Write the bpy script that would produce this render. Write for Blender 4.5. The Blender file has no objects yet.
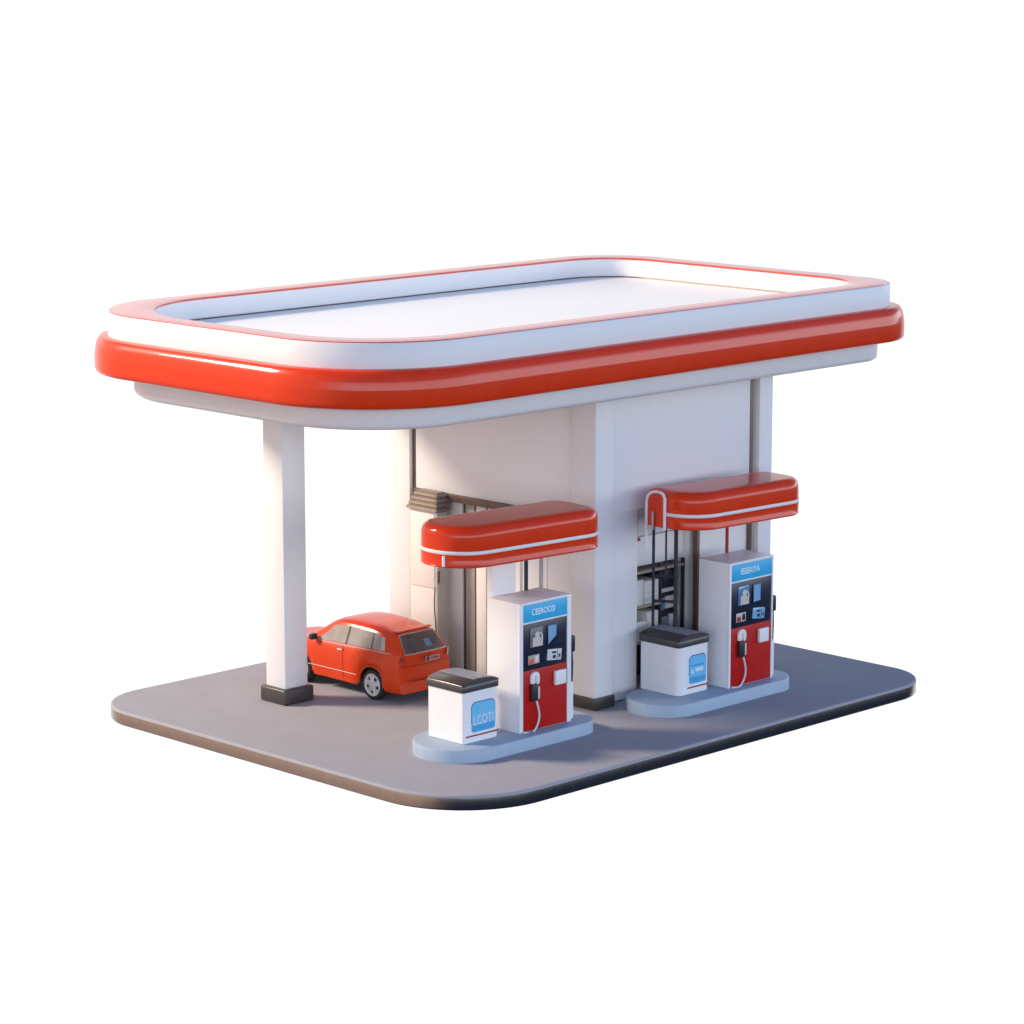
import bpy, bmesh, math, random
from mathutils import Vector, Matrix
random.seed(7)
scene = bpy.context.scene
COL = scene.collection
R = math.radians

# ------------------------------------------------------------------ materials
def material(name, color, rough=0.5, metallic=0.0, coat=0.0, spec=0.5, vary=0.06, scale=6.0, bump=0.0, bump_scale=60.0,
             coat_rough=0.06, ior=1.5, transmission=0.0, emission=None, rough_vary=0.08):
    m = bpy.data.materials.new(name); m.use_nodes = True
    nt = m.node_tree; b = nt.nodes['Principled BSDF']
    tc = nt.nodes.new('ShaderNodeTexCoord')
    n = nt.nodes.new('ShaderNodeTexNoise'); n.inputs['Scale'].default_value = scale
    n.inputs['Detail'].default_value = 5.0
    nt.links.new(tc.outputs['Object'], n.inputs['Vector'])
    r = nt.nodes.new('ShaderNodeValToRGB')
    r.color_ramp.elements[0].position = 0.3; r.color_ramp.elements[1].position = 0.7
    lo = [max(0, c * (1 - vary)) for c in color]; hi = [min(1, c * (1 + vary)) for c in color]
    r.color_ramp.elements[0].color = (*lo, 1); r.color_ramp.elements[1].color = (*hi, 1)
    nt.links.new(n.outputs['Fac'], r.inputs['Fac'])
    nt.links.new(r.outputs['Color'], b.inputs['Base Color'])
    mr = nt.nodes.new('ShaderNodeMapRange')
    mr.inputs['To Min'].default_value = max(0.02, rough * (1 - rough_vary)); mr.inputs['To Max'].default_value = min(1, rough * (1 + rough_vary))
    nt.links.new(n.outputs['Fac'], mr.inputs['Value']); nt.links.new(mr.outputs['Result'], b.inputs['Roughness'])
    b.inputs['Metallic'].default_value = metallic
    b.inputs['Coat Weight'].default_value = coat; b.inputs['Coat Roughness'].default_value = coat_rough
    b.inputs['Specular IOR Level'].default_value = spec; b.inputs['IOR'].default_value = ior
    b.inputs['Transmission Weight'].default_value = transmission
    if emission:
        b.inputs['Emission Color'].default_value = (*emission[:3], 1); b.inputs['Emission Strength'].default_value = emission[3]
    if bump > 0:
        n2 = nt.nodes.new('ShaderNodeTexNoise'); n2.inputs['Scale'].default_value = bump_scale; n2.inputs['Detail'].default_value = 6
        nt.links.new(tc.outputs['Object'], n2.inputs['Vector'])
        bp = nt.nodes.new('ShaderNodeBump'); bp.inputs['Strength'].default_value = bump; bp.inputs['Distance'].default_value = 0.01
        nt.links.new(n2.outputs['Fac'], bp.inputs['Height']); nt.links.new(bp.outputs['Normal'], b.inputs['Normal'])
    return m

M = {}
M['white'] = material('white_paint', (0.77, 0.755, 0.745), 0.45, vary=0.01, bump=0.015)
M['wall'] = material('wall_paint', (0.75, 0.73, 0.725), 0.55, vary=0.008, bump=0.015)
M['deck'] = material('roof_membrane', (0.97, 0.96, 0.90), 0.34, spec=0.7, vary=0.015, bump=0.04)
M['red'] = material('red_gloss_paint', (0.70, 0.039, 0.005), 0.32, spec=0.1, coat=0.5, vary=0.04, coat_rough=0.04)
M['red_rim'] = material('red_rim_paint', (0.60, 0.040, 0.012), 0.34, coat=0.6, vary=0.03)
M['rim_pink'] = material('rim_top_pink', (0.74, 0.29, 0.27), 0.45, spec=0.4, coat=0.55, vary=0.02, coat_rough=0.08)
M['car_red'] = material('car_paint', (0.62, 0.046, 0.004), 0.40, spec=0.1, coat=0.6, vary=0.03, coat_rough=0.14)
M['pump_red'] = material('pump_red_panel', (0.46, 0.006, 0.003), 0.5, spec=0.2, coat=0.1, vary=0.05)
M['tile_top'] = material('forecourt_top', (0.37, 0.365, 0.39), 0.9, vary=0.03, scale=1.6, bump=0.05, bump_scale=140, spec=0.02)
M['tile_side'] = material('forecourt_edge', (0.40, 0.355, 0.315), 0.26, metallic=1.0, vary=0.05, bump=0.05, spec=0.3)
M['dark_base'] = material('dark_plinth', (0.07, 0.062, 0.058), 0.40, metallic=0.3, vary=0.12, bump=0.05)
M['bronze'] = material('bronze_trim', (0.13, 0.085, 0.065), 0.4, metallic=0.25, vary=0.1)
M['taupe'] = material('taupe_panel', (0.40, 0.36, 0.32), 0.5, vary=0.05)
M['cream'] = material('cream_panel', (0.74, 0.69, 0.64), 0.5, vary=0.03)
M['louvre'] = material('louvre_metal', (0.24, 0.19, 0.155), 0.38, metallic=0.3, vary=0.1)
M['kerb'] = material('kerb_paint', (0.33, 0.42, 0.52), 0.55, vary=0.04, bump=0.04)
M['pump_white'] = material('pump_enamel', (0.80, 0.79, 0.79), 0.35, vary=0.015)
M['sign_blue'] = material('sign_blue', (0.035, 0.43, 0.72), 0.4, vary=0.05)
M['letter'] = material('letter_white', (0.80, 0.86, 0.90), 0.4, vary=0.02)
M['panel_navy'] = material('display_panel', (0.012, 0.016, 0.032), 0.28, vary=0.2)
M['screen'] = material('screen_glass', (0.10, 0.22, 0.42), 0.15, vary=0.15, coat=0.6)
M['screen_hi'] = material('screen_bright', (0.22, 0.42, 0.66), 0.2, vary=0.1, coat=0.6)
M['reader'] = material('reader_grey', (0.16, 0.16, 0.18), 0.4, vary=0.15)
M['beige'] = material('beige_plastic', (0.62, 0.53, 0.47), 0.5, vary=0.06)
M['steel'] = material('polished_steel', (0.70, 0.71, 0.72), 0.22, metallic=0.9, vary=0.05)
M['grey'] = material('light_grey_plastic', (0.60, 0.62, 0.64), 0.4, vary=0.03)
M['black'] = material('black_plastic', (0.018, 0.018, 0.022), 0.4, vary=0.2)
M['pole_dark'] = material('dark_pole', (0.030, 0.032, 0.045), 0.35, metallic=0.3, vary=0.15)
M['pole_grey'] = material('grey_pole', (0.42, 0.41, 0.41), 0.35, metallic=0.3, vary=0.1)
M['lid_plate'] = material('lid_plate', (0.60, 0.66, 0.75), 0.32, vary=0.03, coat=0.5)
M['lid_dark'] = material('lid_dark', (0.055, 0.050, 0.050), 0.42, metallic=0.2, vary=0.1, coat=0.2)
M['logo_blue'] = material('logo_blue', (0.16, 0.50, 0.76), 0.35, vary=0.06)
M['logo_deep'] = material('logo_blue_deep', (0.06, 0.36, 0.66), 0.35, vary=0.06)
M['logo_navy'] = material('logo_navy', (0.03, 0.09, 0.25), 0.4, vary=0.06)
M['logo_text'] = material('logo_text', (0.62, 0.70, 0.80), 0.4, vary=0.03)
M['stripe_red'] = material('stripe_red', (0.36, 0.012, 0.008), 0.4, vary=0.05)
M['orange'] = material('sticker_orange', (0.80, 0.10, 0.03), 0.4, vary=0.05)
M['rubber'] = material('tyre_rubber', (0.022, 0.021, 0.021), 0.75, vary=0.1)
M['rim'] = material('wheel_cover', (0.68, 0.66, 0.65), 0.32, metallic=0.25, vary=0.03)
M['glass'] = material('car_glass', (0.58, 0.54, 0.49), 0.2, vary=0.1, coat=0.5, coat_rough=0.25, spec=0.6)  # cream base colour paints in the white surround mirrored by the windows
M['glass_rear'] = material('car_rear_glass', (0.17, 0.125, 0.105), 0.12, vary=0.12, coat=1.0, coat_rough=0.02)
M['chrome'] = material('chrome_trim', (0.80, 0.79, 0.78), 0.38, metallic=0.6, vary=0.03)
M['lamp_red'] = material('tail_lamp', (0.50, 0.02, 0.02), 0.15, coat=1.0, vary=0.1)
M['lamp_clear'] = material('clear_lamp', (0.78, 0.72, 0.70), 0.15, coat=1.0, vary=0.05)
M['plate'] = material('number_plate', (0.74, 0.60, 0.60), 0.45, vary=0.1)
M['plate_text'] = material('plate_text', (0.25, 0.05, 0.05), 0.5, vary=0.1)
M['interior'] = material('shop_interior', (0.70, 0.66, 0.62), 0.6, vary=0.03)
M['shelf_brown'] = material('shelf_board', (0.42, 0.34, 0.28), 0.5, vary=0.12)
M['box_white'] = material('carton_white', (0.80, 0.77, 0.72), 0.5, vary=0.04)

# ------------------------------------------------------------------ mesh helpers
def obj(name, bm, mats, parent=None, angle=35):
    me = bpy.data.meshes.new(name)
    bmesh.ops.recalc_face_normals(bm, faces=bm.faces)
    bm.to_mesh(me); bm.free()
    for mm in (mats if isinstance(mats, (list, tuple)) else [mats]):
        me.materials.append(M[mm])
    for p in me.polygons: p.use_smooth = True
    me.set_sharp_from_angle(angle=R(angle))
    o = bpy.data.objects.new(name, me); COL.objects.link(o)
    if parent is not None: o.parent = parent
    return o

def tag(o, label=None, cat=None, group=None, kind=None):
    if label: o['label'] = label
    if cat: o['category'] = cat
    if group: o['group'] = group
    if kind: o['kind'] = kind
    return o

def thing(name, label, cat, loc=(0, 0, 0), rot=0.0, group=None):
    o = bpy.data.objects.new(name, None); o.empty_display_size = 0.2
    COL.objects.link(o); o.location = loc; o.rotation_euler = (0, 0, rot)
    return tag(o, label, cat, group)

def box(bm, x0, x1, y0, y1, z0, z1, bev=0.0, seg=2, mi=0):
    vs = [bm.verts.new((x, y, z)) for x in (x0, x1) for y in (y0, y1) for z in (z0, z1)]
    idx = [(0, 1, 3, 2), (4, 6, 7, 5), (0, 4, 5, 1), (2, 3, 7, 6), (0, 2, 6, 4), (1, 5, 7, 3)]
    fs = [bm.faces.new([vs[i] for i in q]) for q in idx]
    for f in fs: f.material_index = mi
    if bev > 0:
        es = list({e for f in fs for e in f.edges})
        r = bmesh.ops.bevel(bm, geom=es, offset=bev, segments=seg, affect='EDGES', profile=0.5)
        for f in r['faces']: f.material_index = mi
    return vs

def box_bm(*a, **k):
    bm = bmesh.new(); box(bm, *a, **k); return bm

def rring(rect, radii, z, off=0.0, n=14):
    x0, x1, y0, y1 = rect; x0 -= off; x1 += off; y0 -= off; y1 += off
    out = []
    rr = [max(0.004, r + off) for r in radii]               # corners: (x0,y0) (x1,y0) (x1,y1) (x0,y1)
    cs = [(x0 + rr[0], y0 + rr[0], 180), (x1 - rr[1], y0 + rr[1], 270), (x1 - rr[2], y1 - rr[2], 0), (x0 + rr[3], y1 - rr[3], 90)]
    for (cx, cy, a0), r in zip(cs, rr):
        for i in range(n + 1):
            a = R(a0 + 90 * i / n)
            out.append((cx + r * math.cos(a), cy + r * math.sin(a), z))
    return out

def loft(bm, rings, cap0=True, cap1=True, mi=0, close=False):
    vr = [[bm.verts.new(p) for p in ring] for ring in rings]
    n = len(vr[0])
    m = len(vr)
    for k in range(m if close else m - 1):
        a, b = vr[k], vr[(k + 1) % m]
        for i in range(n):
            j = (i + 1) % n
            f = bm.faces.new((a[i], a[j], b[j], b[i])); f.material_index = mi
    if not close:
        if cap0: bm.faces.new(list(reversed(vr[0]))).material_index = mi
        if cap1: bm.faces.new(vr[-1]).material_index = mi
    return vr

def rprism(bm, rect, radii, profile, n=14, cap0=True, cap1=True, close=False, mi=0):
    return loft(bm, [rring(rect, radii, z, off, n) for off, z in profile], cap0, cap1, mi, close)

def tube(bm, pts, r, n=10, mi=0):
    pts = [Vector(p) for p in pts]
    rings = []
    prev = None
    for i, p in enumerate(pts):
        t = (pts[min(i + 1, len(pts) - 1)] - pts[max(i - 1, 0)]).normalized()
        up = Vector((0, 0, 1)) if abs(t.z) < 0.9 else Vector((1, 0, 0))
        if prev is not None: up = prev
        u = (up - t * up.dot(t)).normalized(); v = t.cross(u); prev = u
        rr = r[i] if isinstance(r, (list, tuple)) else r
        rings.append([tuple(p + (u * math.cos(2 * math.pi * k / n) + v * math.sin(2 * math.pi * k / n)) * rr) for k in range(n)])
    loft(bm, rings, mi=mi)

def spline(ctrl, n=10):
    P = [Vector(c) for c in ctrl]; P = [2 * P[0] - P[1]] + P + [2 * P[-1] - P[-2]]
    out = []
    for i in range(1, len(P) - 2):
        for k in range(n):
            t = k / n
            a, b, c, d = P[i - 1], P[i], P[i + 1], P[i + 2]
            out.append(0.5 * ((2 * b) + (c - a) * t + (2 * a - 5 * b + 4 * c - d) * t * t + (3 * b - a - 3 * c + d) * t ** 3))
    out.append(P[-2]); return out

def disc(bm, c, r0, axis, depth, n=32, bev=0.0, mi=0):
    # cylinder of radius r0 along axis (unit Vector), from c for depth
    axis = Vector(axis).normalized(); u = axis.orthogonal().normalized(); v = axis.cross(u); c = Vector(c)
    prof = [(r0 - bev, 0), (r0, bev), (r0, depth - bev), (r0 - bev, depth)] if bev > 0 else [(r0, 0), (r0, depth)]
    loft(bm, [[tuple(c + axis * h + (u * math.cos(2 * math.pi * k / n) + v * math.sin(2 * math.pi * k / n)) * r) for k in range(n)] for r, h in prof], mi=mi)

def lathe(bm, c, axis, prof, n=40, mi=0, cap0=True, cap1=True):
    axis = Vector(axis).normalized(); u = axis.orthogonal().normalized(); v = axis.cross(u); c = Vector(c)
    loft(bm, [[tuple(c + axis * h + (u * math.cos(2 * math.pi * k / n) + v * math.sin(2 * math.pi * k / n)) * r) for k in range(n)] for r, h in prof], cap0, cap1, mi)

def lettering(name, text, width, height, parent, loc, mat, depth=0.004, slant=0.0):
    """raised letters standing in the x/z plane, facing -y, centred on loc"""
    cu = bpy.data.curves.new(name, 'FONT'); cu.body = text; cu.size = 1.0; cu.extrude = 0.02; cu.align_x = 'CENTER'; cu.align_y = 'CENTER'
    cu.offset = 0.012
    tmp = bpy.data.objects.new('tmp', cu); COL.objects.link(tmp)
    me = bpy.data.meshes.new_from_object(tmp.evaluated_get(bpy.context.evaluated_depsgraph_get()))
    bpy.data.objects.remove(tmp)
    xs = [v.co.x for v in me.vertices]; ys = [v.co.y for v in me.vertices]
    cx, cy = (max(xs) + min(xs)) / 2, (max(ys) + min(ys)) / 2
    sx, sy = width / (max(xs) - min(xs)), height / (max(ys) - min(ys))
    for v in me.vertices:
        x, y, z = v.co
        v.co = ((x - cx) * sx, -z * depth / 0.02, (y - cy) * sy + slant * (x - cx) * sx)
    me.materials.clear(); me.materials.append(M[mat])
    o = bpy.data.objects.new(name, me); COL.objects.link(o); o.parent = parent; o.location = loc
    return o

# ------------------------------------------------------------------ ground slab
PLAT = (0, 11.9, 0, 9.42); PR = (1.7, 1.05, 1.3, 1.15)
bm = bmesh.new()
rprism(bm, PLAT, PR, [(-0.05, -0.262), (-0.015, -0.25), (0, -0.225), (0, -0.045)], n=20, cap1=False, mi=1)
rprism(bm, PLAT, PR, [(0, -0.045), (-0.005, -0.018), (-0.016, -0.006), (-0.035, -0.001), (-0.06, 0.0)], n=20, cap0=False, mi=0)
bmesh.ops.remove_doubles(bm, verts=bm.verts, dist=0.0005)
g = obj('pavement', bm, ['tile_top', 'tile_side'], angle=50)
tag(g, 'thick grey forecourt slab with rounded corners under the whole station', kind='structure')

# ------------------------------------------------------------------ canopy roof
CR = (-0.64, 13.12, 1.38, 9.38); CRR = (2.28, 1.2, 1.6, 2.08)
can = thing('canopy_roof', 'large white station roof with rounded corners and glossy red bumper band', 'roof', (6.2, 5.5, 5.49))
def canopy_part(name, profile, mat, rect=CR, radii=CRR, n=20, **k):
    bm = bmesh.new(); rprism(bm, rect, radii, profile, n=n, **k)
    bmesh.ops.translate(bm, verts=bm.verts, vec=(-6.2, -5.5, -5.49))
    return obj(name, bm, mat, can)
canopy_part('soffit', [(-0.57, 5.475), (-0.49, 5.485), (-0.445, 5.515), (-0.425, 5.565), (-0.42, 5.88)], 'white', CR, (2.28, 1.2, 1.6, 2.6), cap1=True)
canopy_part('bumper_band', [(-0.44, 5.90), (-0.44, 5.862), (-0.10, 5.862), (-0.05, 5.868), (-0.018, 5.89), (-0.003, 5.925), (0.0, 5.97), (0.0, 6.16), (-0.005, 6.20), (-0.018, 6.28), (-0.031, 6.345), (-0.048, 6.385), (-0.073, 6.43), (-0.10, 6.454), (-0.145, 6.468), (-0.225, 6.472), (-0.30, 6.472), (-0.30, 6.40)], 'red', (-0.64, 13.24, 1.38, 9.40), (2.28, 1.25, 1.6, 2.08), close=True)
IR = (CR[0] + 0.67, CR[1] - 0.67, CR[2] + 0.67, CR[3] - 0.67); IRR = (1.7, 1.2, 1.1, 2.2)
bm = bmesh.new()
outer = [rring(CR, CRR, z, off, 20) for off, z in [(-0.23, 6.44), (-0.222, 6.47), (-0.22, 6.50), (-0.22, 6.855), (-0.228, 6.868), (-0.245, 6.872)]]
inner = [rring(IR, IRR, z, 0, 20) for z in (6.862, 6.50)]
loft(bm, outer + inner, cap0=False, cap1=False)
bmesh.ops.translate(bm, verts=bm.verts, vec=(-6.2, -5.5, -5.49))
obj('parapet', bm, 'white', can)
bm = bmesh.new()
loft(bm, [rring(CR, CRR, 6.872, -0.24, 20), rring(CR, CRR, 6.884, -0.243, 20), rring(CR, CRR, 6.890, -0.26, 20),
          rring(IR, IRR, 6.890, 0.012, 20), rring(IR, IRR, 6.884, -0.008, 20), rring(IR, IRR, 6.85, -0.010, 20), rring(IR, IRR, 6.85, 0.012, 20)], close=True)
bmesh.ops.translate(bm, verts=bm.verts, vec=(-6.2, -5.5, -5.49))
bm.normal_update()
bmesh.ops.recalc_face_normals(bm, faces=bm.faces)
for f in bm.faces: f.material_index = 1 if f.normal.z > 0.7 else 0  # upward faces take the pink colour, all others the red
obj('rim', bm, ['red_rim', 'rim_pink'], can)
canopy_part('roof_deck', [(0.05, 6.46), (0.05, 6.505), (-0.02, 6.505)], 'deck', IR, IRR, cap0=True)
canopy_part('seal_strip', [(0.01, 6.508), (0.01, 6.525), (-0.022, 6.525), (-0.03, 6.508)], 'bronze', IR, IRR, close=True)

# ------------------------------------------------------------------ support pillar
pil = thing('support_pillar', 'square white free-standing pillar on a dark plinth left of the red car', 'pillar', (2.525, 6.96, 0))
obj('shaft', box_bm(-0.255, 0.255, -0.25, 0.25, 0.27, 5.473, bev=0.012), 'white', pil)
obj('plinth', box_bm(-0.335, 0.335, -0.33, 0.33, 0.001, 0.272, bev=0.035, seg=3), 'dark_base', pil)

# ------------------------------------------------------------------ shop building
BX0, BX1, BY0, BY1, TOP = 5.77, 10.33, 2.71, 7.82, 5.472
sh = thing('shop_building', 'tall white shop block under the roof with an open shelf bay', 'building', (8.05, 5.26, 0))
def bpart(name, mat, *boxes, parent=None, bev=0.0):
    bm = bmesh.new()
    for b in boxes: box(bm, *b, bev=bev)
    bmesh.ops.translate(bm, verts=bm.verts, vec=(-8.05, -5.26, 0))
    return obj(name, bm, mat, parent or sh)
c1 = bpart('corner_column', 'wall', (5.735, 6.18, 2.675, 3.23, 0.205, TOP), bev=0.012)
bpart('column_base', 'dark_base', (5.70, 6.21, 2.64, 3.26, 0.001, 0.205), parent=c1, bev=0.012)
c2 = bpart('corner_column', 'wall', (5.735, 6.18, 7.26, 7.82, 0.205, TOP), bev=0.012)
bpart('column_base', 'dark_base', (5.70, 6.21, 7.23, 7.85, 0.001, 0.205), parent=c2, bev=0.012)
c3 = bpart('corner_column', 'wall', (9.975, 10.33, 2.675, 3.23, 0.205, TOP), bev=0.012)
bpart('column_base', 'dark_base', (9.945, 10.36, 2.64, 3.26, 0.001, 0.205), parent=c3, bev=0.012)
c4 = bpart('corner_column', 'wall', (9.975, 10.33, 7.26, 7.82, 0.205, TOP), bev=0.012)
bpart('column_base', 'dark_base', (9.945, 10.36, 7.23, 7.85, 0.001, 0.205), parent=c4, bev=0.012)
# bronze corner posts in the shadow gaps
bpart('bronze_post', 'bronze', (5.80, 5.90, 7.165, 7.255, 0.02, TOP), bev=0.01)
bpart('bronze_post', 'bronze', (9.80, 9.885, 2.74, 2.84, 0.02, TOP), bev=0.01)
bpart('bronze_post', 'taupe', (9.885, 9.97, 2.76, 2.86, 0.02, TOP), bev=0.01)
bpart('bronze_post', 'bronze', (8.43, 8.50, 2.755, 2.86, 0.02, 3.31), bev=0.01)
# upper wall panels
bpart('wall', 'wall', (5.80, 5.95, 3.24, 7.16, 3.30, TOP), bev=0.006)
bpart('wall', 'wall', (6.185, 9.80, 2.75, 2.93, 3.335, TOP), bev=0.010)
bpart('wall', 'wall', (10.15, 10.28, 3.235, 7.255, 0.02, TOP))
bpart('wall', 'wall', (6.185, 9.97, 7.60, 7.75, 0.02, TOP))
# ledge over the left bay, its dark tone painting in the sill shadow
bpart('ledge', 'bronze', (5.735, 5.99, 3.24, 7.16, 3.175, 3.297), bev=0.008)
# left bay: shutters, panels and a whiter framed panel painting the sunlit wall stretch
bpart('wall', 'wall', (5.87, 5.97, 3.24, 3.93, 0.02, 3.17))
bpart('wall', 'wall', (5.90, 6.0, 6.40, 7.16, 0.02, 3.17))
for y0, y1, mt in ((6.06, 6.395, 'cream'), (5.99, 6.055, 'bronze'), (5.76, 5.985, 'taupe'), (5.71, 5.755, 'bronze'), (5.46, 5.705, 'cream'), (5.40, 5.455, 'bronze')):
    xx = 5.91 if mt == 'bronze' else (5.895 if mt == 'taupe' else 5.88)
    bpart('shutter', mt, (xx, 5.97, y0, y1, 0.02, 3.17), bev=0.01)
w = bpart('sunlit_panel', 'white', (5.90, 5.97, 3.935, 5.39, 0.02, 3.17))
bpart('frame', 'white', (5.865, 5.899, 3.94, 4.02, 0.5, 3.165), (5.865, 5.899, 4.60, 4.66, 0.5, 3.165), (5.865, 5.899, 5.32, 5.385, 0.5, 3.165),
      (5.86, 5.899, 3.94, 5.385, 2.75, 2.80), parent=w)
# right wall below the lip
bpart('wall', 'wall', (6.185, 6.955, 2.83, 2.93, 0.02, 3.33))
bpart('wall', 'wall', (8.505, 9.80, 2.80, 2.93, 0.02, 3.33))
bpart('ceiling_panel', 'interior', (6.0, 10.1, 2.94, 7.55, 3.345, 3.42))
# shelf bay interior
bpart('bay_lining', 'interior', (6.72, 6.93, 2.935, 3.6, 0.02, 3.34), (8.37, 8.55, 2.935, 3.6, 0.02, 3.34), (6.62, 8.55, 3.6, 3.7, 0.02, 3.34), bev=0.005)
bpart('bay_floor', 'taupe', (6.905, 8.365, 2.75, 3.595, 0.02, 0.16))
bpart('header_panel', 'white', (7.005, 8.36, 3.02, 3.10, 2.78, 3.33), (6.905, 8.365, 3.03, 3.10, 2.25, 2.765), bev=0.008)
bpart('header_block', 'black', (6.905, 7.0, 2.86, 3.1, 2.85, 3.33), bev=0.01)
bpart('trim_block', 'stripe_red', (6.905, 7.06, 2.84, 3.0, 2.745, 2.80), bev=0.02)

# ------------------------------------------------------------------ shelf unit with cartons and machine in the bay
su = thing('shelf_unit', 'dark framed shelf unit standing in the open bay of the shop', 'shelf', (7.3, 3.45, 0.16))
def spart(root, name, mat, *boxes, bev=0.006, parent=None):
    bm = bmesh.new(); L = root.location
    for b in boxes: box(bm, *b, bev=bev)
    bmesh.ops.translate(bm, verts=bm.verts, vec=-L)
    return obj(name, bm, mat, parent or root)
spart(su, 'shelf', 'shelf_brown', (6.91, 8.30, 2.94, 3.58, 2.13, 2.17))
spart(su, 'shelf', 'shelf_brown', (6.91, 7.70, 2.94, 3.58, 1.52, 1.56))
spart(su, 'shelf', 'shelf_brown', (6.91, 7.70, 2.94, 3.58, 0.88, 0.92))
spart(su, 'post', 'pole_dark', (7.71, 7.76, 2.98, 3.035, 0.161, 2.25)); spart(su, 'post', 'pole_dark', (8.31, 8.36, 2.98, 3.035, 0.161, 2.25))
spart(su, 'side_panel', 'black', (7.73, 7.77, 3.04, 3.58, 0.161, 2.12))
for nm, lab, b, mt in (('carton', 'large white carton on the upper shelf board, left in the shop bay', (6.93, 7.26, 2.95, 3.5, 1.565, 2.02), 'box_white'),
                   ('carton', 'white carton beside the pole on the upper shelf board', (7.30, 7.66, 2.96, 3.5, 1.565, 1.98), 'box_white'),
                   ('carton', 'low white carton on the middle shelf board', (6.93, 7.34, 2.95, 3.5, 0.925, 1.28), 'box_white'),
                   ('carton', 'tall cream carton on the middle shelf board beside the black machine', (7.38, 7.67, 2.97, 3.5, 0.925, 1.42), 'cream')):
    c = thing(nm, lab, 'carton', ((b[0] + b[1]) / 2, (b[2] + b[3]) / 2, b[4]), 0, 'cartons on the shop shelves')
    bx = spart(c, 'box', mt, b, bev=0.015)
    spart(c, 'tape', 'cream', (b[0] + 0.01, b[1] - 0.01, b[2] - 0.003, b[2] - 0.0005, (b[4] + b[5]) / 2 - 0.02, (b[4] + b[5]) / 2 + 0.02), bev=0)
cm = thing('vending_machine', 'black vending machine with a pale panel in the right of the shop bay', 'machine', (8.0, 3.5, 0.161))
spart(cm, 'cabinet', 'black', (7.79, 8.30, 3.10, 3.58, 0.161, 2.115), bev=0.02)
spart(cm, 'fascia', 'panel_navy', (7.81, 8.28, 3.07, 3.098, 1.78, 2.06), bev=0.008)
spart(cm, 'tray', 'grey', (7.80, 8.29, 3.05, 3.098, 1.68, 1.75), bev=0.01)
spart(cm, 'display', 'grey', (7.95, 8.28, 3.055, 3.098, 1.38, 1.60), bev=0.01)
spart(cm, 'side_screen', 'screen', (7.81, 7.93, 3.06, 3.098, 1.36, 1.58), bev=0.008)
spart(cm, 'dispenser', 'reader', (7.83, 8.02, 3.04, 3.098, 0.85, 1.25), bev=0.015)
spart(cm, 'nozzle_block', 'grey', (8.05, 8.18, 3.05, 3.098, 1.05, 1.27), bev=0.01)
bm = bmesh.new(); disc(bm, (8.08, 3.10, 0.75), 0.16, (0, -1, 0), 0.05, bev=0.01); bmesh.ops.translate(bm, verts=bm.verts, vec=-cm.location)
obj('dial', bm, 'panel_navy', cm)

# ------------------------------------------------------------------ cabinet with louvred hood against the left wall
uc = thing('utility_cabinet', 'narrow white cabinet with a brown louvred hood behind the red car', 'cabinet', (5.6, 6.64, 0))
spart(uc, 'body', 'cream', (5.47, 5.715, 6.30, 6.975, 0.001, 3.0), bev=0.012)
spart(uc, 'door', 'cream', (5.452, 5.469, 6.33, 6.95, 1.62, 2.96), bev=0.006)
spart(uc, 'handle', 'bronze', (5.46, 5.51, 6.24, 6.269, 1.72, 1.95), bev=0.012)
spart(uc, 'side_panel', 'taupe', (5.475, 5.712, 6.27, 6.298, 0.03, 2.99), bev=0.004)  # taupe paints in the shade on this side of the pale cabinet
hd = bmesh.new()
for k in range(4):
    z = 3.005 + k * 0.082; t = 0.02 * k
    rprism(hd, (5.40 + t * 1.3, 5.765, 6.22 + t, 7.02 - t * 1.8), (0.03, 0.03, 0.03, 0.03), [(-0.02, z), (0, z + 0.012), (-0.012, z + 0.055), (-0.045, z + 0.064), (-0.045, z + 0.083)], n=4)
bmesh.ops.translate(hd, verts=hd.verts, vec=-uc.location)
obj('louvred_hood', hd, 'louvre', uc)
bm = bmesh.new(); tube(bm, spline([(5.44, 6.30, 1.65), (5.41, 6.285, 1.3), (5.43, 6.27, 0.9), (5.45, 6.28, 0.3), (5.46, 6.29, 0.01)]), 0.012)
bmesh.ops.translate(bm, verts=bm.verts, vec=-uc.location); obj('cable', bm, 'bronze', uc)

# ------------------------------------------------------------------ pump islands
def island(rect, radii, label):
    x0, x1, y0, y1 = rect; o = Vector(((x0 + x1) / 2, (y0 + y1) / 2, 0))
    bm = bmesh.new()
    rprism(bm, rect, radii, [(0, 0.001), (0, 0.19), (-0.008, 0.208), (-0.025, 0.217), (-0.05, 0.22)], n=18)
    bmesh.ops.translate(bm, verts=bm.verts, vec=-o)
    i = obj('pump_island', bm, 'kerb'); i.location = o
    return tag(i, label, 'pump island', 'raised kerb islands under the fuel pumps')
island((1.49, 4.92, 1.64, 3.14), (0.745, 0.5, 0.5, 0.745), 'pale blue kerb island carrying the fuel pump nearest the red car')
island((6.04, 9.54, 1.27, 2.60), (0.66, 0.5, 0.5, 0.66), 'blue kerb island right beside the shop corner, reaching the slab edge')
ZI = 0.221

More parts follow.
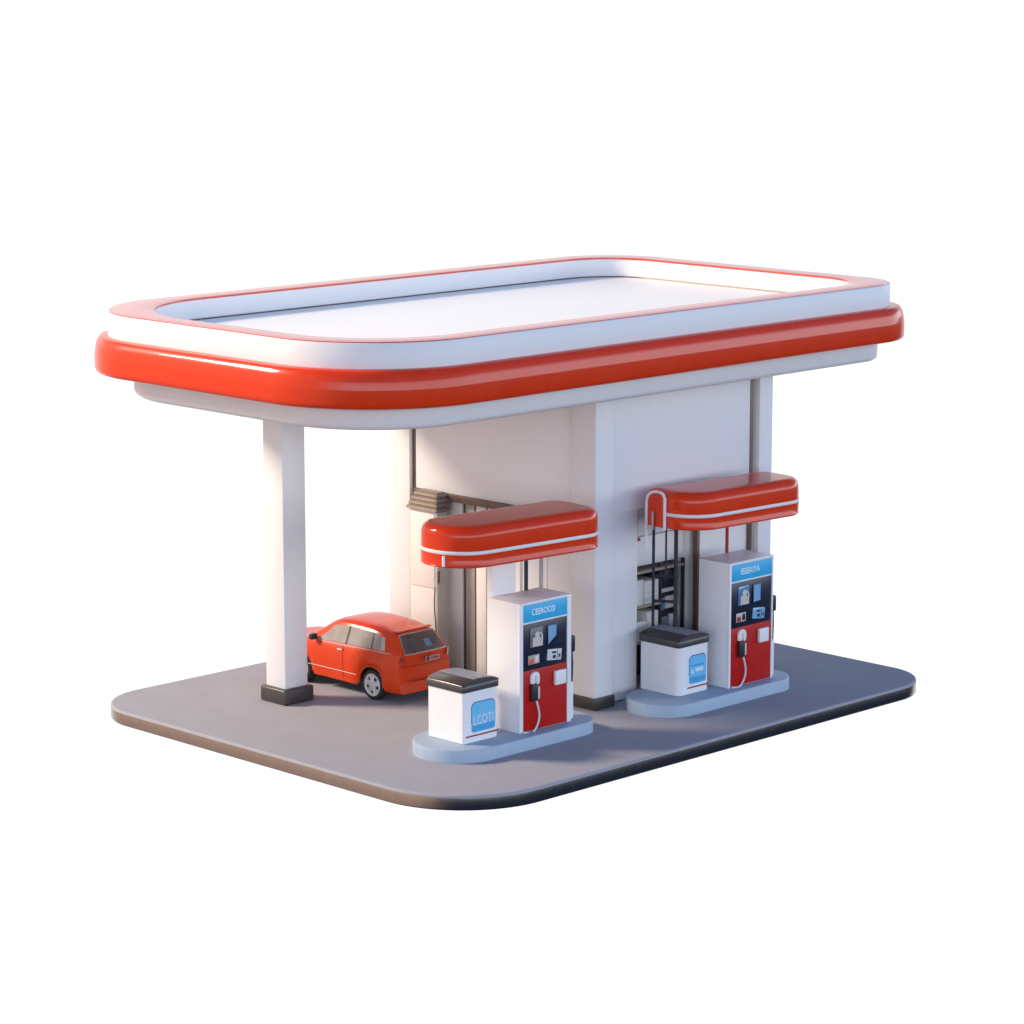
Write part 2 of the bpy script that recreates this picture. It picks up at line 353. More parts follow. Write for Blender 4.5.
# ------------------------------------------------------------------ fuel pumps
def fuel_pump(x0, x1, y0, y1, H, label, text, text_w, variant, stiles=(0.068, 0.078)):
    o = thing('fuel_pump', label, 'fuel pump', (x0, y0, ZI), 0, 'fuel pumps on the two islands')
    W, D = x1 - x0, y1 - y0
    bm = bmesh.new()
    f = 0.03
    # cabinet with a recessed front: shell drawn as a box, plus raised frame stiles
    box(bm, 0, W, f, D, 0, H, bev=0.010, seg=2)
    obj('cabinet', bm, 'pump_white', o)
    bm = bmesh.new()
    s0, s1, tp = stiles[0] * W, stiles[1] * W, 0.045
    box(bm, -0.002, s0, 0, f + 0.012, 0.0, H - 0.001, bev=0.007); box(bm, W - s1, W + 0.002, 0, f + 0.012, 0, H - 0.001, bev=0.007)
    box(bm, s0 - 0.01, W - s1 + 0.01, 0.002, f + 0.012, H - tp, H + 0.002, bev=0.006)
    obj('front_frame', bm, 'pump_white', o)
    px0, px1 = s0 + 0.002, W - s1 - 0.002
    hb = H - 0.33                                    # bottom of header
    db = 0.475 * H                                   # bottom of the dark panel
    hs = obj('header_sign', box_bm(px0, px1, 0.006, f + 0.02, hb, H - tp - 0.002, bev=0.004), 'sign_blue', o)
    lettering('lettering', text, text_w, 0.105, hs, (px0 + (px1 - px0) * 0.46, 0.0055, (hb + H - tp) / 2 + 0.01), 'letter', 0.003)
    obj('divider_strip', box_bm(px0, px1, 0.004, f + 0.02, hb - 0.026, hb - 0.002, bev=0.003), 'letter', o)
    dp = obj('display_panel', box_bm(px0, px1, 0.014, f + 0.02, db, hb - 0.028, bev=0.003), 'panel_navy', o)
    PH = hb - 0.028 - db
    def on_panel(u0, u1, v0, v1):                    # fractions of the front: u across the whole pump, v down the dark panel
        return u0 * W, u1 * W, hb - 0.028 - v1 * PH, hb - 0.028 - v0 * PH
    a, b, c, d = on_panel(.20, .445, .10, .52)
    cr = obj('card_reader', box_bm(a, b, -0.006, 0.013, c, d, bev=0.008), 'reader' if variant == 0 else 'screen', o)
    bm = bmesh.new(); box(bm, a + 0.05, b - 0.012, -0.012, -0.007, c + 0.005, c + 0.15 * 1.0, bev=0.002); obj('ticket_slot', bm, 'beige', cr)
    bm = bmesh.new(); disc(bm, ((a + b) / 2, -0.0065, d - 0.12), 0.055, (0, -1, 0), 0.02, n=24, bev=0.006)
    box(bm, a + 0.06, b - 0.07, -0.016, -0.0065, d - 0.27, d - 0.16, bev=0.006); obj('reader_dial', bm, 'beige', cr)
    bm = bmesh.new(); tube(bm, spline([(b - 0.085, -0.02, d - 0.09), (b - 0.045, -0.028, d - 0.16), (b - 0.06, -0.02, d - 0.25)]), 0.014); obj('reader_clip', bm, 'grey', cr)
    a, b, c, d = on_panel(.53, .73, .11, .55)
    sc_ = obj('screen', box_bm(a, b, -0.002, 0.013, c, d, bev=0.006), 'panel_navy', o)
    bm = bmesh.new()
    quad = ((a + .02, c + (.02 if variant == 0 else .03)), (b - .035, c + .15 if variant == 0 else c + .05), (b - .035, d - .02), (a + .02, d - .02))
    loft(bm, [[(qx, qy, qz) for qx, qz in quad] for qy in (-.0025, -.006)])
    obj('lit_area', bm, 'screen_hi', sc_)
    a, b, c, d = on_panel(.17, .385, .69, .885)
    st = obj('sticker', box_bm(a, b, 0.008, 0.013, c, d, bev=0.002), 'beige' if variant else 'shelf_brown', o)
    obj('sticker_print', box_bm(a + .015, (a + b) / 2 - .01, 0.004, 0.0075, c + .01, d - .06, bev=0.001), 'orange' if variant == 0 else 'stripe_red', st)
    obj('sticker_print', box_bm((a + b) / 2 + .025, b - .02, 0.004, 0.0075, c + .02, d - .02, bev=0.001), 'plate' if variant == 0 else 'black', st)
    a, b, c, d = on_panel(.53, .80, .655, .895)
    kp = obj('keypad', box_bm(-(b - a) / 2, (b - a) / 2, -0.010, 0.010, -(d - c) / 2, (d - c) / 2, bev=0.005), 'grey' if variant == 0 else 'screen_hi', o)
    kp.location = ((a + b) / 2, 0.0, (c + d) / 2); kp.rotation_euler = (0, R(6), 0)
    w2, h2 = (b - a) / 2, (d - c) / 2
    bm = bmesh.new()
    box(bm, -w2 * .42, w2 * .20, -0.0135, -0.0105, h2 * .25, h2 * .60, bev=0.002); box(bm, -w2 * .25, w2 * .15, -0.0135, -0.0105, -h2 * .68, -h2 * .05, bev=0.002)
    box(bm, w2 * .36, w2 * .42, -0.0135, -0.0105, -h2 * .8, h2 * .8); box(bm, w2 * .60, w2 * .82, -0.0135, -0.0105, -h2 * .5, h2 * .1, bev=0.002)
    obj('key_block', bm, 'panel_navy', kp)
    lp = obj('lower_panel', box_bm(px0, px1, 0.010, f + 0.02, 0.012, db - 0.002, bev=0.004), 'pump_red', o)
    # nozzle in its boot
    def on_low(u, v): return u * W, db - v * db
    x, z = on_low(.285, .155)
    bm = bmesh.new()
    rr = rring((x - .095, x + .105, z - .11, z + .11), (.085, .085, .085, .085), 0, 0, 8)
    loft(bm, [[(p[0], y, p[1]) for p in (rring((x - .10, x + .10, z - .12, z + .12), (.09,) * 4, 0, off, 8))] for off, y in ((0, .009), (0, -.02), (-.012, -.032), (-.04, -.034))])
    nz = obj('nozzle_boot', bm, 'pump_white', o)
    bm = bmesh.new(); box(bm, x - .018, x + .018, -.046, -.0345, z - .07, z + .06, bev=.008); box(bm, x + .02, x + .085, -.05, -.0, z - .34, z - .13, bev=.015)
    obj('nozzle_spout', bm, 'beige' , nz)
    bm = bmesh.new(); box(bm, x - .115, x + .02, -.075, .0, z - .36, z - .07, bev=.02, seg=3); obj('nozzle_grip', bm, 'black', o)
    bm = bmesh.new()
    x1_, z1_ = on_low(.06, .985)
    tube(bm, spline([(x + .0, -.035, z - .34), (x + .035, -.05, z - .48), (x + .055, -.055, z - .62), (x + .02, -.05, z - .76), (x - .09, -.04, z - .88), (x1_, -.02, z1_)]), 0.017)
    obj('hose', bm, 'grey', o)
    a, z0 = on_low(.655, .33); b, z1 = on_low(.865, .095)
    obj('receipt_box', box_bm(a, b, -.055, .009, z0, z1, bev=.014, seg=3), 'pump_white', o)
    # second nozzle on the right flank
    bm = bmesh.new(); box(bm, W + .003, W + .155, D * .06, D * .22, .53 * H, .66 * H, bev=.03, seg=3); sn = obj('nozzle_grip', bm, 'pole_dark', o)
    bm = bmesh.new(); tube(bm, spline([(W + .11, D * .14, .54 * H), (W + .12, D * .14, .40 * H), (W + .10, D * .14, .24 * H), (W + .05, D * .14, .14 * H)]), 0.022); obj('hose', bm, 'pole_dark', o)
    bm = bmesh.new(); box(bm, W + .003, W + .10, D * .06, D * .30, .01 * H, .30 * H, bev=.01); obj('hose_guard', bm, 'pump_white', o)
    return o
fuel_pump(3.13, 4.335, 1.88, 2.61, 2.16, 'white fuel pump with red lower panel, its lettering ending in an exclamation mark', 'CEEROOS!', 0.54, 0)
fuel_pump(7.85, 9.01, 1.49, 2.20, 2.20, 'white fuel pump with red lower panel on the island beside the shop corner', 'IEEEKIYA', 0.50, 1, (0.045, 0.03))

# ------------------------------------------------------------------ litter bins
def litter_bin(x0, x1, y0, y1, label, text, variant):
    o = thing('litter_bin', label, 'litter bin', (x0, y0, ZI), 0, 'litter bins on the pump islands')
    W, D, H = x1 - x0, y1 - y0, 0.86
    bm = bmesh.new(); r = 0.045 if variant == 0 else 0.13
    rprism(bm, (0.012, W - 0.012, 0.012, D - 0.012), (r, .04, .04, .04), [(-0.01, 0), (0, 0.01), (0, H)], n=8)
    obj('body', bm, 'pump_white', o)
    # domed lid: a dark cap with an inset pale flap
    bm = bmesh.new(); n = 16
    def dome(x): return 0.115 + 0.085 * math.sin(math.pi * min(1, max(0, (x - 0.0) / W)) ) ** 0.8
    rprism(bm, (-0.012, W + 0.012, -0.012, D + 0.012), (.05, .05, .05, .05), [(-.006, H - .01), (0, H), (0, H + .095), (-.012, H + .112)], n=6, cap1=True)
    rows = []
    for i in range(n + 1):
        x = W * i / n; z = H + 0.12 + 0.065 * math.sin(math.pi * i / n) ** 0.7
        rows.append([bm.verts.new((x, y, zz)) for y, zz in ((0.0, H + .10), (0.0, z - .008), (0.012, z), (D - .012, z), (D, z - .008), (D, H + .10))])
    for i in range(n):
        for j in range(5): bm.faces.new((rows[i][j], rows[i][j + 1], rows[i + 1][j + 1], rows[i + 1][j]))
    ld = obj('lid', bm, 'lid_dark', o)
    bm = bmesh.new(); rows = []
    i0 = 5
    for i in range(i0, n):
        x = W * i / n; z = H + 0.12 + 0.065 * math.sin(math.pi * i / n) ** 0.7
        rows.append([(bm.verts.new((x, 0.022, z + .004)), bm.verts.new((x, D - .022, z + .004)))])
    for i in range(len(rows) - 1):
        a, b = rows[i][0], rows[i + 1][0]; bm.faces.new((a[0], b[0], b[1], a[1]))
    bmesh.ops.solidify(bm, geom=bm.faces[:], thickness=0.006)
    obj('flap', bm, 'lid_plate', ld)
    # front badge
    a, b, z0, z1 = .24 * W, .90 * W, .19 * H, .76 * H
    if variant: a, b, z0, z1 = .36 * W, .90 * W, .20 * H, .77 * H
    def badge(nm, x0_, x1_, zz0, zz1, y, mt, rad, parent, th=.003):
        bm = bmesh.new()
        loft(bm, [[(p[0], yy, p[1]) for p in rring((x0_, x1_, zz0, zz1), rad, 0, 0, 8)] for yy in (y + th, y)])
        return obj(nm, bm, mt, parent)
    rd = (.05, .05, .10, .10)
    bd = badge('badge', a - .008, b + .006, z0 + .12, z1 + .014, .0085, 'logo_navy', rd, o)
    badge('badge_face', a, b, z0, z1, .0055, 'logo_blue', rd, bd, .0028)
    badge('badge_band', a + .006, b - .006, z0 + .015, z0 + .115, .0030, 'logo_deep', (.04, .04, .01, .01), bd, .0024)
    if text: lettering('lettering', text, (b - a) * .84, .15, bd, ((a + b) / 2 - .005, .0028, z0 + .20), 'logo_text', .003, 0.03)
    else:
        badge('badge_mark', a + .03, b - .06, z0 + .30, z0 + .335, .0030, 'logo_deep', (.01,) * 4, bd, .0024)  # small deep blue and pale marks on the badge face
        badge('badge_mark', a + .05, a + .11, z0 + .17, z0 + .25, .0030, 'logo_text', (.02,) * 4, bd, .0024)
        badge('badge_mark', a + .15, b - .07, z0 + .20, z0 + .27, .0030, 'logo_text', (.02,) * 4, bd, .0024)
    obj('red_line', box_bm(.06 if variant == 0 else .24, W - .02, .006, .0118, .10, .125), 'stripe_red', o)
    return o
litter_bin(1.99, 2.79, 2.02, 2.88, 'square white litter bin whose blue badge is lettered, close to the red car', 'LCOTI', 0)
litter_bin(6.79, 7.58, 1.70, 2.62, 'white litter bin with rounded edges and unlettered blue badge beside the shop corner', None, 1)

# ------------------------------------------------------------------ pump shelters (small red roofs)
def shelter(rect, radii, z0, H, label, rot, variant):
    x0, x1, y0, y1 = rect; c = Vector(((x0 + x1) / 2, (y0 + y1) / 2, ZI))
    o = thing('pump_shelter', label, 'pump shelter', c, R(rot), 'small red shelters over the pump islands')
    loc = (x0 - c.x, x1 - c.x, y0 - c.y, y1 - c.y); zb = z0 - ZI
    def rp(name, prof, mat, **k):
        bm = bmesh.new(); rprism(bm, loc, radii, prof, n=16, **k); return obj(name, bm, mat, o, angle=40)
    s0, s1 = zb + .215, zb + .275
    rp('lower_band', [(-.05, zb), (-.012, zb + .003), (-0.002, zb + .012), (.000, zb + .024), (-.004, zb + .030), (.004, s0)], 'red', cap1=True)
    rp('white_stripe', [(-.03, s0), (.003, s0 + .002), (.009, s0 + .012), (.009, s1 - .012), (.003, s1 - .002), (-.03, s1)], 'white')
    t = zb + H
    rp('roof_shell', [(-.004, s1), (-.004, s1 + .04), (-.006, t - .16), (-.018, t - .10), (-.045, t - .05), (-.085, t - .018), (-.14, t - .003), (-.22, t)], 'red')
    return o, loc, zb
sh1, loc, zb = shelter((1.57, 4.74, 1.52, 2.80), (.68, .42, .40, .55), 3.175, .66,
    'glossy red shelter roof nearest the red car with one white stripe round it', -5.5, 0)
obj('end_clip', box_bm(loc[0] + .02, loc[0] + .06, loc[2] + .36, loc[2] + .395, zb + .03, zb + .20, bev=.004), 'white', sh1)
obj('post', box_bm(3.22 - sh1.location.x, 3.72 - sh1.location.x, 2.66 - sh1.location.y, 2.80 - sh1.location.y, 0.001, zb, bev=.006), 'pump_white', sh1)
def pole(o, x, y, z1, r, mat, z0=0.001):
    bm = bmesh.new(); disc(bm, (x - o.location.x, y - o.location.y, z0), r, (0, 0, 1), z1 - z0, n=14); return obj('pole', bm, mat, o)
pole(sh1, 3.955, 2.68, zb, .034, 'pole_dark'); pole(sh1, 4.28, 2.68, zb, .034, 'pole_grey')
sh2, loc, zb = shelter((6.68, 9.55, 1.20, 2.34), (.62, .48, .40, .03), 3.14, .64,
    'glossy red shelter roof beside the shop with a white arch on its cut end', -4.0, 1)
# arched white trim on the flat left end
bm = bmesh.new()
y0, y1 = loc[2] + .64, loc[3] - .06
path = [(loc[0] - .02, y0, zb - .03)] + [(loc[0] - .02, y, z) for y, z in [(y0, zb + .52), (y0 + .03, zb + .575), (y0 + .08, zb + .60), (y0 + .2, zb + .61),
        (y1 - .12, zb + .585), (y1 - .04, zb + .53), (y1, zb + .44), (y1 + .005, zb + .3), (y1 + .005, zb - .42)]]
tube(bm, path, .028, n=8); obj('end_trim', bm, 'white', sh2)
obj('end_panel', box_bm(loc[0] - .022, loc[0] + .02, y0 + .015, y1 - .01, zb + .0, zb + .56, bev=.01), 'red', sh2)
pole(sh2, 7.19, 2.66, zb, .026, 'pole_dark'); pole(sh2, 7.42, 2.34, zb, .036, 'pole_dark'); pole(sh2, 7.22, 2.38, zb, .018, 'pole_dark', 1.85)
pole(sh2, 8.62, 2.30, zb, .03, 'stripe_red')
bm = bmesh.new(); tube(bm, [(loc[0] - .05, y0 + .26, zb - .05), (loc[0] - .05, y0 + .26, zb + .26)], .022); obj('hanger', bm, 'pole_grey', sh2)
for z in (1.90, 1.46):
    bm = bmesh.new(); tube(bm, [(7.19 - sh2.location.x, 2.66 - sh2.location.y, z), (7.42 - sh2.location.x, 2.34 - sh2.location.y, z)], .028); obj('rail', bm, 'pole_dark', sh2)

# ------------------------------------------------------------------ red car (local: x across, left side x=0; y along, rear y=0; z up)
CW, CL = 1.36, 3.45
car = thing('parked_car', 'orange red estate car parked between the pillar and the shop wall', 'car', (3.55, 5.22, 0))
HW = CW / 2
def smooth(a, b, t):
    t = min(1, max(0, (t - a) / (b - a))); return t * t * (3 - 2 * t)
WR, WH, RW, FW = 0.265, 0.335, 0.70, 2.58
def roof_z(s):
    if s < 1.4: return 1.19 + 0.085 * math.sin(math.pi / 2 * s / 1.4)
    r = 1.275 - 0.02 * smooth(1.4, 1.9, s)
    return r - 0.555 * smooth(1.66, 2.86, s) if s < 2.86 else 0.68 - 0.10 * smooth(2.86, 3.45, s)
def section(s):
    e = 1 - 0.10 * (1 - smooth(-0.02, .35, s)) - 0.22 * smooth(2.5, 3.5, s) ** 1.5
    w = HW * e
    zb = 0.185
    arch = 0
    for c in (RW, FW):
        d = abs(s - c)
        if d < WH: arch = max(arch, 0.265 + math.sqrt(WH * WH - d * d))
    zs = max(zb, arch)
    belt = 0.865 - 0.04 * smooth(.3, 2.0, s) - 0.15 * smooth(2.15, 3.0, s)
    zr = max(roof_z(s), belt + 0.05)
    fl = smooth(belt, belt + .3, zr) 
    wt = w * (0.95 - 0.22 * fl)
    bulge = 0.025 * (math.exp(-((s - RW) / .4) ** 2) + math.exp(-((s - FW) / .4) ** 2))
    lo = min(zs, belt - .17)
    mid = lo + (min(.70, belt - .12) - lo) * .45
    P = [(w * .90 + bulge, lo), (w * .975 + bulge, lo + .03), (w * 1.0 + bulge, mid), (w * .995 + bulge * .8, min(.70, belt - .12)), (w * .98, min(.775, belt - .06)), (w * .962, belt - .02), (w * .940, belt + .004)]
    h = zr - belt - .004; d1, d2, d3 = min(.075, h * .55), min(.035, h * .28), min(.012, h * .10)
    top = [(wt + (w * .935 - wt) * .5, belt + .004 + (h - d1) * .5), (wt, zr - d1), (wt * .93, zr - d2), (wt * .80, zr - d3), (wt * .45, zr), (0, zr + .004)]
    return P + top, belt
def shear(s, z, x):
    # slanted tail above the belt and rounded bumper corners in plan
    k = 1 - smooth(0, 1.0, s)
    y = s + k * 0.95 * max(0, z - .86) * 1.0
    y += (1 - smooth(0, .6, s)) * 0.20 * (abs(x) / HW) ** 5
    if z < .62: y -= 0.035 * k * smooth(.66, .58, z)
    f = smooth(2.6, 3.45, s)
    y -= f * 0.22 * (abs(x) / HW) ** 2.5
    y -= f * 0.10 * smooth(.5, .8, z)
    return y
stations = [0, .03, .08, .15, .22, .3] + [RW - WH + WH * (1 - math.cos(math.pi * i / 24)) for i in range(25)] + [1.15, 1.3, 1.45, 1.6, 1.75, 1.9, 2.05, 2.2, 2.32] + \
           [FW - WH + WH * (1 - math.cos(math.pi * i / 24)) for i in range(25)] + [3.12, 3.2, 3.28, 3.35, 3.41, 3.45]
stations = sorted(set(round(s, 4) for s in stations))
bm = bmesh.new(); prev = None
for s in stations:
    P, belt = section(s)
    tuck = 1 - 0.03 * (1 - smooth(0, .05, s))
    pts = [(-x * tuck, z) for x, z in P] + [(x * tuck, z) for x, z in reversed(P[:-1])]
    row = [bm.verts.new((x + HW, shear(s, z, x), z)) for x, z in pts]
    if prev:
        for i in range(len(row) - 1): bm.faces.new((prev[i], prev[i + 1], row[i + 1], row[i]))
    else: first = row
    prev = row
def cap(row, flip):
    n = len(row); m = n // 2
    for i in range(m - 1):
        q = [row[i], row[i + 1], row[n - 2 - i], row[n - 1 - i]]
        bm.faces.new(q if not flip else list(reversed(q)))
    bm.faces.new([row[m - 1], row[m], row[m + 1]])
cap(first, False); cap(prev, True)
obj('body', bm, 'car_red', car, angle=48)
bm = bmesh.new(); box(bm, .16, CW - .16, .10, CL - .25, .17, .62, bev=.03); obj('underbody', bm, 'black', car)

def side_patch(name, s0, s1, t0, t1, mat, side, parent, off=.006, ns=10, nt=5, shape=None):
    """a patch of the car's side lying between the belt (t=0) and the roof edge (t=1)"""
    bm = bmesh.new(); rows = []
    for i in range(ns + 1):
        row = []
        for j in range(nt + 1):
            s = s0 + (s1 - s0) * i / ns
            t = t0 + (t1 - t0) * j / nt
            if shape: s = shape(s, t)
            P, belt = section(s)
            A, Bm, T = P[6], P[7], P[8]
            if t < .5: x = A[0] + (Bm[0] - A[0]) * t * 2; z = A[1] + (Bm[1] - A[1]) * t * 2
            else: x = Bm[0] + (T[0] - Bm[0]) * (t - .5) * 2; z = Bm[1] + (T[1] - Bm[1]) * (t - .5) * 2
            x += off
            xx = (-x if side < 0 else x)
            row.append(bm.verts.new((xx + HW, shear(s, z, x), z)))
        rows.append(row)
    for i in range(ns):
        for j in range(nt): bm.faces.new((rows[i][j], rows[i + 1][j], rows[i + 1][j + 1], rows[i][j + 1]))
    bmesh.ops.solidify(bm, geom=bm.faces[:], thickness=0.004 if side > 0 else 0.004)
    return obj(name, bm, mat, parent)
for side in (-1, 1):
    fr = lambda s, t: s
    side_patch('side_window', 1.42, 2.27, .10, .90, 'glass', side, car, shape=lambda s, t: s - (s - 1.42) / .85 * .50 * t)
    side_patch('side_window', .76, 1.38, .10, .92, 'glass', side, car)
    side_patch('side_window', .50, .73, .10, .90, 'glass', side, car)
    side_patch('quarter_reflection', .33, .50, .12, .88, 'lamp_clear', side, car, shape=lambda s, t: s - .03 * t)  # pale patch painted as a reflection behind the side windows
    side_patch('window_trim', .16, 2.28, -.0, .05, 'lamp_clear', side, car, off=.007, ns=20, nt=1)
    side_patch('window_pillar', .73, .76, .08, .92, 'black', side, car, off=.0065, ns=1)
    side_patch('window_pillar', 1.38, 1.42, .08, .92, 'black', side, car, off=.0065, ns=1)
    # door seams, handles, sill crease
    def side_pt(s, z, off):
        P, b = section(s)
        for (x0, z0), (x1, z1) in zip(P, P[1:7]):
            if z0 <= z <= z1 + 1e-6:
                x = x0 + (x1 - x0) * (z - z0) / max(1e-6, z1 - z0) + off
                return (HW + side * x, shear(s, z, x), z)
        return (HW + side * (P[2][0] + off), shear(s, z, P[2][0]), z)
    bm = bmesh.new(); tube(bm, [side_pt(1.44, z, .001) for z in (.29, .40, .5, .6, .69, .77, .84)], .006, n=6); obj('door_seam', bm, 'stripe_red', car)
    bm = bmesh.new(); tube(bm, [side_pt(s, .385, .002) for s in (1.08, 1.3, 1.6, 1.9, 2.2, 2.34)], .005, n=6); obj('side_crease', bm, 'lamp_clear', car)
    for s in (1.52,):
        bm = bmesh.new(); q = side_pt(s, .765, .012); box(bm, q[0] - .014, q[0] + .014, q[1] - .055, q[1] + .055, q[2] - .016, q[2] + .016, bev=.01); obj('door_handle', bm, 'chrome', car)
    q = side_pt(2.17, .87, .0); bm = bmesh.new()
    q = (HW + side * (section(2.20)[0][6][0] + .07), 2.18, .90)
    rprism(bm, (q[0] - .075, q[0] + .075, q[1] - .05, q[1] + .05), (.03, .03, .03, .03), [(-.02, q[2] - .055), (0, q[2] - .04), (0, q[2] + .03), (-.02, q[2] + .05)], n=5)
    obj('wing_mirror', bm, 'black', car)
    # wheel-arch lips
    for c in (RW, FW):
        bm = bmesh.new(); pts = []
        for i in range(25):
            a = math.pi * i / 24; s = c - WH * math.cos(a); z = max(.245, .265 + WH * math.sin(a) - .0)
            P, b = section(min(max(s, c - WH + .003), c + WH - .003)); pts.append((HW + side * (P[1][0] - .012), shear(s, z, P[1][0]), min(z, .60)))
        tube(bm, pts, .018, n=8); obj('arch_lip', bm, 'car_red', car)
    # wheels
    for c in (RW, FW):
        cx = HW + side * (HW * .985); ax = (side, 0, 0)
        bm = bmesh.new()
        lathe(bm, (cx - side * .20, c, WR), ax, [(.12, 0), (.235, .0), (.258, .02), (WR, .055), (WR, .15), (.255, .185), (.225, .20), (.20, .195), (.195, .16), (.10, .15)])
        w = obj('wheel', bm, 'rubber', car)
        bm = bmesh.new()
        lathe(bm, (cx - side * .045, c, WR), ax, [(.199, -.01), (.205, .035), (.190, .044), (.172, .036), (.165, .018), (.10, .030), (.055, .036), (.045, .046), (.02, .050), (.001, .050)])
        for k in range(5):
            a = 2 * math.pi * k / 5 + .3
            u = Vector((0, math.cos(a), math.sin(a))); v = Vector((0, -math.sin(a), math.cos(a)))
            for sg in (-1, 1):
                p0 = Vector((cx - side * .045 + side * .040, c, WR)) + u * .06 + v * sg * .018; p1 = p0 + u * .115 + v * sg * .03 - Vector((side * .006, 0, 0))
                tube(bm, [tuple(p0), tuple(p1)], .012, n=6)
        obj('rim', bm, 'rim', w)
        for k in range(5):
            bm = bmesh.new(); a = 2 * math.pi * (k + .5) / 5 + .3
            p = Vector((cx - side * .045 + side * .020, c + .122 * math.cos(a), WR + .122 * math.sin(a)))
            lathe(bm, p, ax, [(.030, 0), (.030, .010), (.022, .012)], n=14)
            obj('rim_slot', bm, 'black', w)

# tail: window, lamps, plate, bumper
def tail_pt(x, z, off):
    k = 1
    y = shear(0, z, x) - off
    return (x + HW, y, z)
def tail_patch(name, xa0, xa1, xb0, xb1, z0, z1, mat, off=.006, n=8, parent=None):
    bm = bmesh.new(); rows = []
    for i in range(n + 1):
        t = i / n; row = []
        for j in range(n + 1):
            u = j / n
            a = xa0 + (xb0 - xa0) * t; b = xa1 + (xb1 - xa1) * t
            row.append(bm.verts.new(tail_pt(a + (b - a) * u, z0 + (z1 - z0) * t, off)))
        rows.append(row)
    for i in range(n):
        for j in range(n): bm.faces.new((rows[i][j], rows[i][j + 1], rows[i + 1][j + 1], rows[i + 1][j]))
    bmesh.ops.solidify(bm, geom=bm.faces[:], thickness=.004)
    return obj(name, bm, mat, parent or car)
tail_patch('rear_window_surround', -.50, .50, -.40, .40, .865, 1.172, 'chrome', .004)
rwn = tail_patch('rear_window', -.48, .48, -.385, .385, .885, 1.16, 'glass_rear', .010)
tail_patch('window_sticker', -.33, -.17, -.31, -.16, .92, 1.11, 'reader', .0145, 4, rwn)
tail_patch('window_sticker', .04, .19, .05, .18, .94, 1.05, 'screen_hi', .0145, 4, rwn)
tail_patch('headrest', .20, .34, .20, .33, .98, 1.09, 'reader', .0145, 4, rwn)
tail_patch('tail_lamp', -.58, -.50, -.57, -.50, .75, .83, 'lamp_red'); tail_patch('tail_lamp', .50, .60, .50, .59, .72, .86, 'lamp_clear')
np_ = tail_patch('number_plate', -.06, .27, -.06, .27, .70, .785, 'plate', .008)
lt = lettering('plate_lettering', 'HIIISM', .27, .05, np_, (HW + .105, shear(0, .742, .10) - .0095, .742), 'plate_text', .002)
tail_patch('hatch_crease', -.54, .54, -.54, .54, .655, .667, 'stripe_red', .003)
tail_patch('bumper_groove', -.45, .45, -.45, .45, .40, .42, 'stripe_red', .003)
bm = bmesh.new(); tube(bm, [(HW + .13, .16, .25), (HW + .13, -.05, .25)], .05, n=14); obj('exhaust', bm, 'chrome', car)
bm = bmesh.new(); box(bm, .27, CW - .27, .325, .42, 1.195, 1.222, bev=.012); obj('roof_spoiler', bm, 'car_red', car)
# windscreen and headlights at the far end
bm = bmesh.new(); rows = []
for i in range(9):
    s = 1.90 + .66 * i / 8; P, b = section(s); zr = P[-1][1]; wt = P[8][0] * .78
    rows.append([bm.verts.new((HW + wt * u, shear(s, zr, wt * u) , zr + .008 - .022 * abs(u) ** 3)) for u in (-1, -.5, 0, .5, 1)])
for i in range(8):
    for j in range(4): bm.faces.new((rows[i][j], rows[i][j + 1], rows[i + 1][j + 1], rows[i + 1][j]))
obj('windscreen', bm, 'glass', car)
for side in (-1, 1):
    bm = bmesh.new(); P, b = section(3.36); lathe(bm, (HW + side * P[3][0] * .72, 3.16, .60), (side * .35, 1, .1), [(.10, 0), (.10, .05), (.08, .075), (.001, .085)], n=20); obj('headlight', bm, 'lamp_clear', car)

# ------------------------------------------------------------------ world: white studio surround, with an added bright cool fill belt and a warm side
W = bpy.data.worlds.new('World'); scene.world = W; W.use_nodes = True
nt = W.node_tree; nt.nodes.clear()
out = nt.nodes.new('ShaderNodeOutputWorld'); bg = nt.nodes.new('ShaderNodeBackground'); nt.links.new(bg.outputs[0], out.inputs[0])
tc = nt.nodes.new('ShaderNodeTexCoord')
def dot(v):
    n = nt.nodes.new('ShaderNodeVectorMath'); n.operation = 'DOT_PRODUCT'; n.inputs[1].default_value = v
    nt.links.new(tc.outputs['Generated'], n.inputs[0]); return n.outputs['Value']
def ramp(sock, stops, interp='EASE'):
    mr = nt.nodes.new('ShaderNodeMapRange'); mr.inputs['From Min'].default_value = -1; mr.inputs['From Max'].default_value = 1
    nt.links.new(sock, mr.inputs['Value'])
    r = nt.nodes.new('ShaderNodeValToRGB'); r.color_ramp.interpolation = interp
    while len(r.color_ramp.elements) < len(stops): r.color_ramp.elements.new(0.5)
    for e, (p, c) in zip(r.color_ramp.elements, stops): e.position = (p + 1) / 2; e.color = (*c, 1)
    nt.links.new(mr.outputs[0], r.inputs[0]); return r.outputs[0]
def mix(f, a, b):
    m = nt.nodes.new('ShaderNodeMix'); m.data_type = 'RGBA'; nt.links.new(f, m.inputs[0])
    for k, s in ((6, a), (7, b)):
        if isinstance(s, tuple): m.inputs[k].default_value = (*s, 1)
        else: nt.links.new(s, m.inputs[k])
    return m.outputs[2]
FILL_LOW, FILL_BELT, FILL_UP = (.015, .028, .07), (3.7, 4.05, 4.6), (.04, .14, .38)
fill = ramp(dot((0, 0, 1)), [(-.3, FILL_LOW), (.0, (.04, .06, .12)), (.03, FILL_BELT), (.16, (3.5, 3.85, 4.4)), (.30, (.10, .27, .62)), (.80, FILL_UP)])
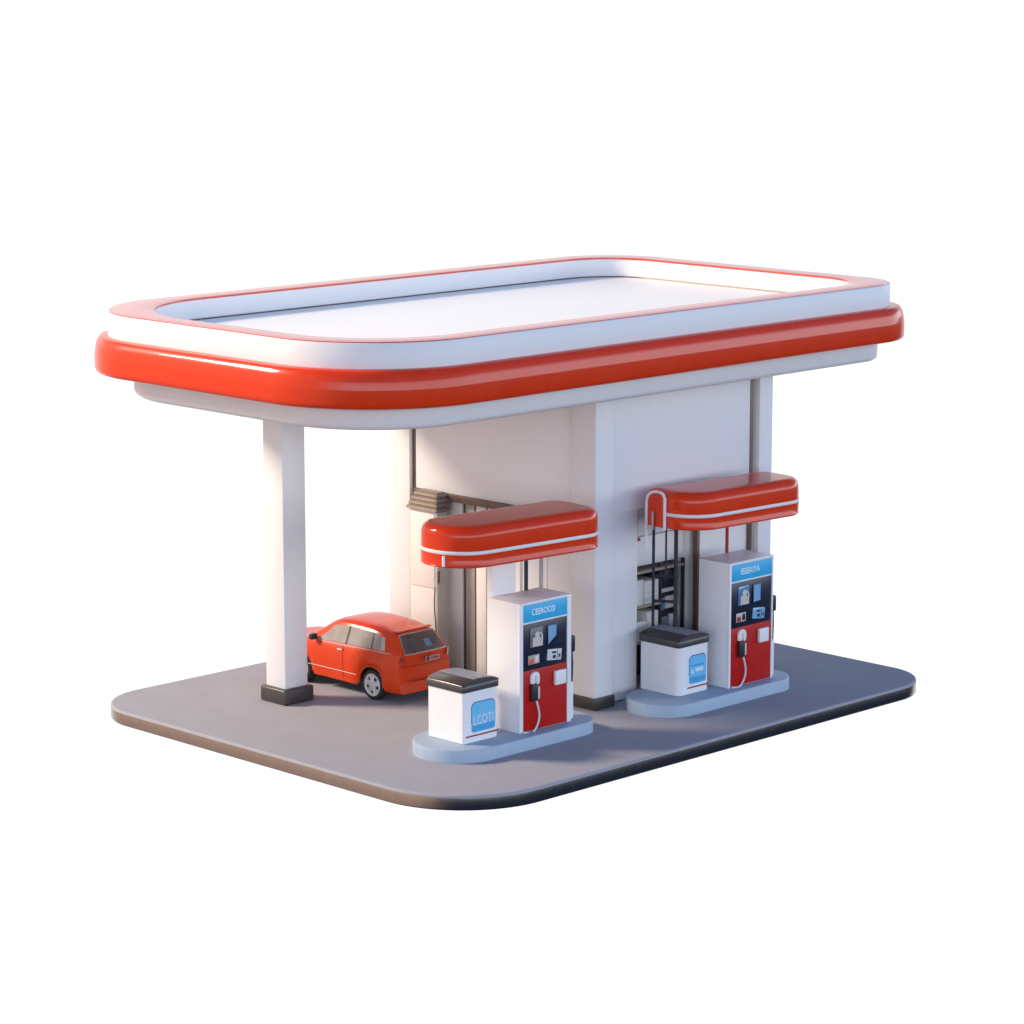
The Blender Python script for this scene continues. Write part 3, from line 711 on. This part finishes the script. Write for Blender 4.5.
warm = ramp(dot((-.7071, .7071, 0)), [(.2, (0, 0, 0)), (.8, (1, 1, 1))])
warm_col = ramp(dot((0, 0, 1)), [(-.6, (.62, .45, .40)), (.0, (.85, .66, .58)), (.05, (1.0, .86, .79)), (.35, (.82, .73, .68)), (.70, FILL_UP)])
fill = mix(warm, fill, warm_col)
back = ramp(dot((.6979, .6979, -.16)), [(.62, (0, 0, 0)), (.86, (1, 1, 1))])
col = mix(back, fill, (1.06, 1.06, 1.06))
nt.links.new(col, bg.inputs['Color']); bg.inputs['Strength'].default_value = 1.0

# ------------------------------------------------------------------ key light: one large warm softbox far to the left
az = Vector((-.64, .77, 0)).normalized(); el = R(31)
d = az * math.cos(el) + Vector((0, 0, math.sin(el)))
kl = bpy.data.lights.new('key_light', 'AREA'); kl.shape = 'SQUARE'; DIST = 60.0; kl.size = 10.5
IRR = 1.30 * math.pi                      # irradiance at the scene
kl.energy = IRR * DIST * DIST * math.pi   # lambert emitter: E = P/(pi d^2)
kl.color = (1.0, 0.83, 0.67)
ko = bpy.data.objects.new('key_light', kl); COL.objects.link(ko)
ko.location = Vector((5, 4, 1.5)) + d * DIST
ko.rotation_euler = (-d).to_track_quat('-Z', 'Y').to_euler()

# ------------------------------------------------------------------ camera
cam = bpy.data.cameras.new('camera'); co = bpy.data.objects.new('camera', cam); COL.objects.link(co)
cam.sensor_width = 36; cam.lens = 36 * 3035 / 1024; cam.clip_end = 500; cam.clip_start = 0.5
co.location = (-30.8556, -31.9273, 12.8560)
p = R(10.58); s = math.sqrt(.5)
co.rotation_euler = Vector((s * math.cos(p), s * math.cos(p), -math.sin(p))).to_track_quat('-Z', 'Y').to_euler()
scene.camera = co
scene.render.resolution_x = scene.render.resolution_y = 1024
scene.render.engine = 'CYCLES'
scene.cycles.use_denoising = True
scene.cycles.max_bounces = 10
vs_ = scene.view_settings
vs_.view_transform = 'Standard'; vs_.look = 'None'; vs_.exposure = 0.09; vs_.gamma = 1; vs_.use_curve_mapping = False
